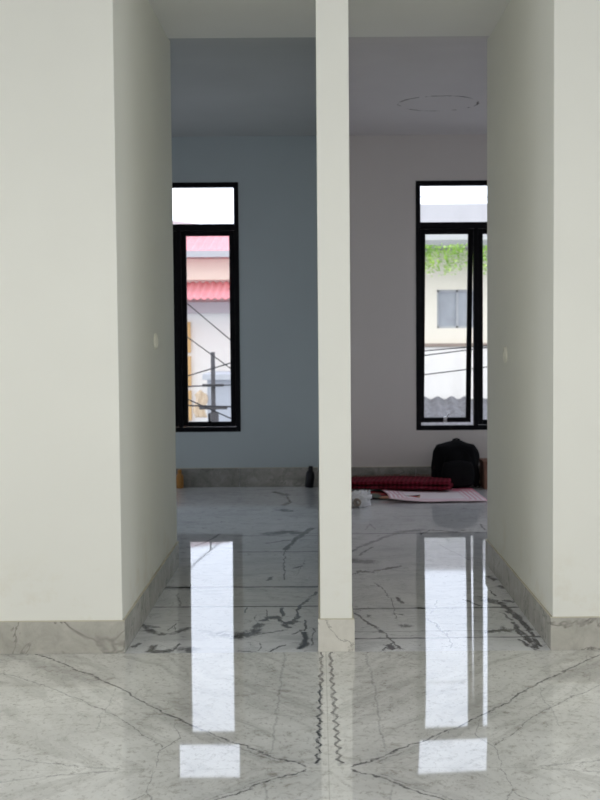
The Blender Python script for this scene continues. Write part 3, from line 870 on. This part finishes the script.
# ------------------------------------------------------------------ crumpled white plastic bag
def plastic_bag():
    root = empty('plastic_bag', (.275, 8.66, 0)); props(root, 'crumpled white plastic bag on the marble floor just behind the pillar', 'bag')
    bm = bmesh.new(); bmesh.ops.create_icosphere(bm, subdivisions=5, radius=1)
    for v in bm.verts:
        c = v.co.copy()
        n1 = abs(noise.noise(c*1.9+Vector((3, 1, 4)))); n2 = abs(noise.noise(c*4.3)); n3 = noise.noise(c*9)
        k = 1+.42*n1+.28*n2+.07*n3-.22
        z = .058+c.z*.058*k*(1.05+.3*c.x)
        v.co = Vector((c.x*.095*k, c.y*.085*k, max(0.001, z)))
    # flat hollow where the roll inside shows
    obj('body', bm, M['bag'], root, smooth=True)
    bm = bmesh.new()
    for i in range(16):                       # gathered neck of the bag, pointing right and up
        a = i/16*2*PI
        p0 = Vector((.052, -.005, .085)); p1 = p0+Vector((.035, math.cos(a)*.02, .020+math.sin(a)*.018)); 
        q = p0+Vector((.004, math.cos(a)*.008, math.sin(a)*.008)); a2 = a+.38
        q2 = p0+Vector((.004, math.cos(a2)*.008, math.sin(a2)*.008)); p2 = p0+Vector((.03, math.cos(a2)*.027, .012+math.sin(a2)*.026))
        vs = [bm.verts.new(w) for w in (q, q2, p2, p1)]; bm.faces.new(vs)
    o = obj('neck', bm, M['bag'], root, smooth=True); m = o.modifiers.new('s', 'SOLIDIFY'); m.thickness = .0012
    bm = bmesh.new(); R = Matrix.Translation((-.01, -.088, .045)) @ Matrix.Rotation(PI/2, 4, 'X')
    lathe(bm, [(.026, -.03), (.029, .004), (.024, .008), (.014, .008), (.012, -.01)], 22, R); obj('tube_end', bm, M['bagin'], root, smooth=False)
plastic_bag()

# ------------------------------------------------------------------ small bottles on the left-hand floor
def bottle(name, x, y, s, mats, label, tilt=0, prof=None):
    root = empty(name, (x, y, 0)); props(root, label, 'bottle'); root.rotation_euler = (0, tilt, 0)
    bm = bmesh.new(); lathe(bm, [(a*s, b*s) for a, b in (prof or [(.17, 0), (.20, .02), (.20, .62), (.17, .72), (.09, .80), (.09, .84)])], 20)
    obj('body', bm, mats[0], root, smooth=True)
    bm = bmesh.new(); lathe(bm, [(.105*s, .82*s), (.11*s, .83*s), (.105*s, .97*s), (.08*s, 1.0*s)], 16); obj('cap', bm, mats[1], root, smooth=True)
    return root
bottle('bottle', -.082, 9.845, .172, (M['blackp'], M['blackp']), 'small black bottle at the back wall beside the partition', math.radians(5))
bottle('bottle', -1.128, 9.855, .150, (M['amber'], M['amber']), 'small amber bottle against the back wall skirting under the left window')
bottle('bottle', -1.185, 9.862, .158, (M['white'], M['white']), 'small white bottle left of the amber one under the left window')

# ------------------------------------------------------------------ outside: street, houses, plants, cables
slab('ground', M['street'], -40, 40, -30, 70, GZ-.2, GZ)

def corrugated(bm, x0, x1, ya, za, yb, zb, pitch=.18, amp=.03, th=.02):
    n = int((x1-x0)/pitch*6); top = []
    for i in range(n+1):
        x = x0+(x1-x0)*i/n; q = amp*math.sin((x-x0)/pitch*2*PI)
        top.append((x, q))
    rows = []
    for y, z, dz in ((ya, za, 0), (yb, zb, 0), (yb, zb, -th), (ya, za, -th)):
        rows.append([bm.verts.new((x, y, z+q+dz)) for x, q in top])
    for a in range(4):
        A, B = rows[a], rows[(a+1) % 4]
        for i in range(n): bm.faces.new((A[i], A[i+1], B[i+1], B[i]))
    bm.faces.new([r[0] for r in rows]); bm.faces.new([r[-1] for r in rows][::-1])

# red-roofed house seen through the left window
KL = 1.16; GL = -5.0069      # houses are modelled at small scale and enlarged by their root
hs = empty('house', (-2.5, 20, GL)); props(hs, 'pale house with pale red roof and red awning, seen through the left window', 'house')
def rel(root, name, bm, mat, **k):
    bmesh.ops.translate(bm, verts=bm.verts, vec=-root.location); return obj(name, bm, mat, root, **k)
rel(hs, 'wall', bxm(-8, -.5, 20, 27, GL, 2.60), M['facw'])
rel(hs, 'cornice', bxm(-8, -.5, 19.86, 20, 2.16, 2.50), M['facc'])
bm = bmesh.new(); corrugated(bm, -8.2, -.4, 19.55, 2.60, 21.2, 3.0, .14, .016); rel(hs, 'roof', bm, M['red'])
bm = bmesh.new(); box(bm, -8.2, -.4, 19.44, 19.56, 2.50, 2.60); rel(hs, 'gutter', bm, M['gutter'])
bm = bmesh.new(); corrugated(bm, -8.0, -.5, 19.0, 1.84, 20.0, 2.13, .11, .014); rel(hs, 'awning', bm, M['red'])
rel(hs, 'beam', bxm(-8, -.5, 19.75, 20, 1.62, 1.80), M['facg'])
for z0, z1 in ((.985, 1.485), (.425, .93), (-.12, .37), (-.72, -.18)):
    f = rel(hs, 'shutter', bxm(-2.95, -2.075, 19.93, 19.995, z0, z1), M['wood'], bevel=.01)
rel(hs, 'upper_wall', bxm(-8, -.5, 21.2, 27, 2.5, 3.0), M['facg'])
bm = bmesh.new()
n = 24
for i in range(n):
    xa, xb = -7+6*i/n, -7+6*(i+1)/n
    za, zb = [3.0+.34*math.sin(PI*max(0, min(1, (x+7)/6))) for x in (xa, xb)]
    vs = [bm.verts.new(c) for c in ((xa, 21.2, 2.99), (xb, 21.2, 2.99), (xb, 21.2, zb+.01), (xa, 21.2, za+.01), (xa, 26, 2.99), (xb, 26, 2.99), (xb, 26, zb+.01), (xa, 26, za+.01))]
    for q in ((0, 1, 2, 3), (4, 7, 6, 5), (3, 2, 6, 7)): bm.faces.new([vs[k] for k in q])
rel(hs, 'upper_roof', bm, M['facg'])

# low blue-grey house in front of it
ls = empty('house', (-.2, 18, GL)); props(ls, 'low blue-grey house wall standing right of the utility pole in the left window', 'house')
rel(ls, 'wall', bxm(-1.60, -.45, 17.6, 19.2, GL, .62), M['blueg'])
rel(ls, 'roof', bxm(-1.66, -.4, 17.5, 19.25, .62, .70), M['gutter'])
bm = bmesh.new(); g = []
for j in range(13):
    g.append([bm.verts.new((-1.78+.17*i/8+.02*math.sin(j*.6), 17.55+.02*math.sin(i*1.7+j*.4), .48-.40*j/12-.07*abs(i/8-.5)*2*(1-j/12))) for i in range(9)])
for j in range(12):
    for i in range(8): bm.faces.new((g[j][i], g[j][i+1], g[j+1][i+1], g[j+1][i]))
tp = rel(ls, 'awning_cloth', bm, M['tan'], smooth=True); m = tp.modifiers.new('s', 'SOLIDIFY'); m.thickness = .01

hs.location = (-2.900, 23.200, GZ); hs.scale = (KL, KL, KL); ls.location = (-0.232, 20.880, GZ); ls.scale = (KL, KL, KL)

# house seen through the right window
KR = 1.42; GR = -3.8704
hr = empty('house', (2.5, 17, GR)); props(hr, 'cream house with a grey balcony and one dark window, seen through the right window', 'house')
bm = bmesh.new()
for b in ((-.2, 1.65, -3.4, 2.4), (2.22, 7, -3.4, 2.4), (1.65, 2.22, -3.4, 1.33), (1.65, 2.22, 1.86, 2.4)): box(bm, b[0], b[1], 17, 17.3, b[2], b[3])
box(bm, -.2, 7, 17.5, 22, GR, 2.4); rel(hr, 'wall', bm, M['facc'])
wf = bmesh.new(); 
for b in ((1.65, 1.68), (1.92, 1.95), (2.19, 2.22)): box(wf, b[0], b[1], 17.05, 17.12, 1.33, 1.86)
box(wf, 1.65, 2.22, 17.05, 17.12, 1.83, 1.86); box(wf, 1.65, 2.22, 17.05, 17.12, 1.33, 1.36)
wf = rel(hr, 'window', wf, M['gutter'])
pn = bxm(1.66, 2.21, 17.08, 17.09, 1.34, 1.85); bmesh.ops.translate(pn, verts=pn.verts, vec=-hr.location); obj('pane', pn, M['winglass'], wf)
rel(hr, 'balcony_slab', bxm(-.3, 7.1, 16.5, 17.3, 2.40, 2.50), M['facg2'])
rel(hr, 'balcony_parapet', bxm(-.3, 7.1, 16.5, 16.62, 2.50, 2.99), M['facg'], bevel=.01)
rel(hr, 'ledge', bxm(-.2, 7.05, 16.9, 17, 1.075, 1.12), M['ledge'])
rel(hr, 'lower_wall', bxm(-.2, 7, 16.93, 17.0, GR, 1.07), M['facw'])
bm = bmesh.new(); corrugated(bm, -.3, 7.2, 15.0, -.35, 16.9, .37, .19, .022, .03)
rel(hr, 'lean_to_roof', bm, M['roofg'])

hr.location = (3.550, 24.140, GZ); hr.scale = (KR, KR, KR)

# trailing plants on the balcony edge
def plant(x, seed, label):
    random.seed(seed); bm = bmesh.new()
    for s in range(44):
        sx = random.uniform(-.15, .15); L = random.uniform(.12, .42); a = random.uniform(-.3, .3); out = random.uniform(.02, .12)
        k = int(L/.028)
        for i in range(k):
            t = i/k; p = Vector((sx+a*.2*t+.01*math.sin(i), -out-.05*math.sin(t*2), .06-t*L))
            d = Vector((random.uniform(-1, 1), random.uniform(-1, .2), random.uniform(-.8, .5))).normalized()
            w = d.cross(Vector((0, .3, 1))).normalized()*.016; l = random.uniform(.035, .055)
            vs = [bm.verts.new(q) for q in (p, p+d*l*.5+w, p+d*l, p+d*l*.5-w)]; bm.faces.new(vs)
    o = obj('trailing_plant', bm, M['leaf'], loc=(x*1.42, 23.410, 2.847)); o.scale = (1.42, 1.42, 1.42)
    return props(o, label, 'plant', 'plants trailing from the balcony')
pl = ['leftmost bright green plant trailing from the grey balcony', 'second green plant from the left trailing from the grey balcony', 'middle green plant trailing above the dark window',
      'green plant trailing above the right edge of the dark window', 'rightmost green plant trailing from the grey balcony beyond the window mullion']
for i, x in enumerate((1.28, 1.60, 1.90, 2.18, 2.46)): plant(x, 20+i, pl[i])

# utility pole and overhead cables
po = empty('utility_pole', (-1.205, 14, GZ)); props(po, 'dark utility pole rising in the lower part of the left window', 'pole')
bm = bmesh.new(); tube(bm, [(0, 0, 0), (0, 0, 1.055-GZ)], .03, 12, [.055, .024]); obj('pole', bm, M['pole'], po, smooth=True)
bm = bmesh.new(); box(bm, -.16, .16, -.05, .0, .40-GZ, .44-GZ); obj('crossarm', bm, M['pole'], po); bm = bmesh.new(); box(bm, -.12, .12, -.05, .0, .66-GZ, .69-GZ); obj('crossarm', bm, M['pole'], po)
bm = bmesh.new(); lathe(bm, [(.05, .22-GZ), (.06, .23-GZ), (.06, .34-GZ), (.045, .36-GZ)], 14); obj('junction_drum', bm, M['pole'], po, smooth=True)
def cable(p0, p1, sag, r, label, Y=13.93):
    bm = bmesh.new(); pts = []
    for i in range(41):
        t = i/40; pts.append((p0[0]+(p1[0]-p0[0])*t, Y, p0[1]+(p1[1]-p0[1])*t-4*sag*t*(1-t)))
    tube(bm, pts, r, 6); props(obj('overhead_cable', bm, M['cable'], smooth=True), label, 'cable', 'overhead cables')
def through(a, b, x0, x1):
    s = (b[1]-a[1])/(b[0]-a[0]); return (x0, a[1]+s*(x0-a[0])), (x1, a[1]+s*(x1-a[0]))
cb = [((1.406*14/17, 1.2+1.931*14/17), (1.94, 1.2+1.925*14/17), .5, 6, .004, 'thin topmost cable against the sky in the right window top light'),
      ((-1.515, 1.65), (-1.007, 1.213), -3.2, .3, .007, 'topmost overhead cable sloping down across the left window'),
      ((-1.464, 1.228), (-1.011, .893), -3.2, .3, .007, 'overhead cable sloping down just above the pole top in the left window'),
      ((-1.527, .783), (-1.217, .872), -5, -.2, .008, 'overhead cable rising to the pole top from the left'),
      ((-1.52, .68), (-1.01, .69), -6, .3, .008, 'level overhead cable crossing the middle of the pole'),
      ((-1.529, .565), (-1.016, .33), -3.5, .2, .008, 'lowest overhead cable sloping down behind the pole'),
      ((-1.52, .47), (-1.01, .45), -6, .4, .010, 'thick level cable near the foot of the left window'),
      ((1.209, 1.059), (1.723, 1.101), .5, 6, .007, 'upper of the overhead cables across the right window'),
      ((1.209, 1.01), (1.94, 1.10), .5, 6, .007, 'middle overhead cable across the right window'),
      ((1.208, .796), (1.94, .885), .5, 6, .007, 'lower overhead cable across the right window')]
for k, (a, b, x0, x1, r, lab) in enumerate(cb):
    p, q = through(a, b, x0, x1); cable(p, q, .01, r, lab, 13.90-.03*k)

# ------------------------------------------------------------------ light: overcast sky entering through the openings
w = bpy.data.worlds.new('overcast_sky'); scn.world = w; w.use_nodes = True
nt = w.node_tree; bg = nt.nodes['Background']
bg.inputs['Strength'].default_value = 1.0
# sky colour tuned by direction: warmer behind the camera, bluer and brighter ahead
tc = nt.nodes.new('ShaderNodeTexCoord'); sp = nt.nodes.new('ShaderNodeSeparateXYZ'); mr = nt.nodes.new('ShaderNodeMapRange'); mx = nt.nodes.new('ShaderNodeMix')
mx.data_type = 'RGBA'; mr.interpolation_type = 'SMOOTHSTEP'
nt.links.new(tc.outputs['Generated'], sp.inputs[0]); nt.links.new(sp.outputs['Y'], mr.inputs[0])
for i, q in enumerate((-.8, -.1, 0, 1)): mr.inputs[i+1].default_value = q
nt.links.new(mr.outputs[0], mx.inputs[0]); mx.inputs[6].default_value = (.80, .79, .76, 1); mx.inputs[7].default_value = (.84, .90, 1.04, 1)
nt.links.new(mx.outputs[2], bg.inputs['Color'])
def portal(name, loc, rot, sx, sy):
    l = bpy.data.lights.new(name, 'AREA'); l.shape = 'RECTANGLE'; l.size = sx; l.size_y = sy
    l.cycles.is_portal = True
    o = bpy.data.objects.new(name, l); C.objects.link(o); o.location = loc; o.rotation_euler = rot
portal('daylight_rear', (.1, YR-.2, 1.27), (PI/2, 0, 0), 5.7, 2.6)
for nm, x, y, w_, rz in (('daylight_side_left', XA-.2, 1.3, 4.6, -PI/2), ('daylight_side_right', XB+.2, 1.3, 4.6, PI/2),
                     ('daylight_room_left', XA-.2, 8.85, 1.4, -PI/2), ('daylight_room_right', XB+.2, 8.97, 1.65, PI/2)):
    portal(nm, (x, y, 1.43), (PI/2, 0, rz), w_, 2.4)
for nm, ww in (('daylight_left', W1), ('daylight_right', W2)):
    portal(nm, ((ww[0]+ww[1])/2, D+.2, (WB+WT)/2), (-PI/2, 0, 0), ww[1]-ww[0]+.1, WT-WB+.1)

# ------------------------------------------------------------------ camera
cd = bpy.data.cameras.new('camera'); cam = bpy.data.objects.new('camera', cd); C.objects.link(cam)
cd.sensor_fit = 'VERTICAL'; cd.lens = 50; cd.sensor_height = 50*800/1224.0
cd.shift_x = -(318.6-300)/800
cam.matrix_world = Matrix.Translation((0, 0, 1.2)) @ Matrix.Rotation(PI/2-.0502, 4, 'X') @ Matrix.Rotation(-.0076, 4, 'Z')
cd.dof.use_dof = True; cd.dof.focus_distance = 4.4; cd.dof.aperture_fstop = 50/1000/.008
scn.camera = cam
scn.view_settings.view_transform = 'Standard'; scn.view_settings.look = 'None'
scn.view_settings.gamma = 1; scn.view_settings.use_curve_mapping = False
scn.view_settings.exposure = 1.40
scn.cycles.max_bounces = 16; scn.cycles.diffuse_bounces = 10; scn.cycles.transparent_max_bounces = 12
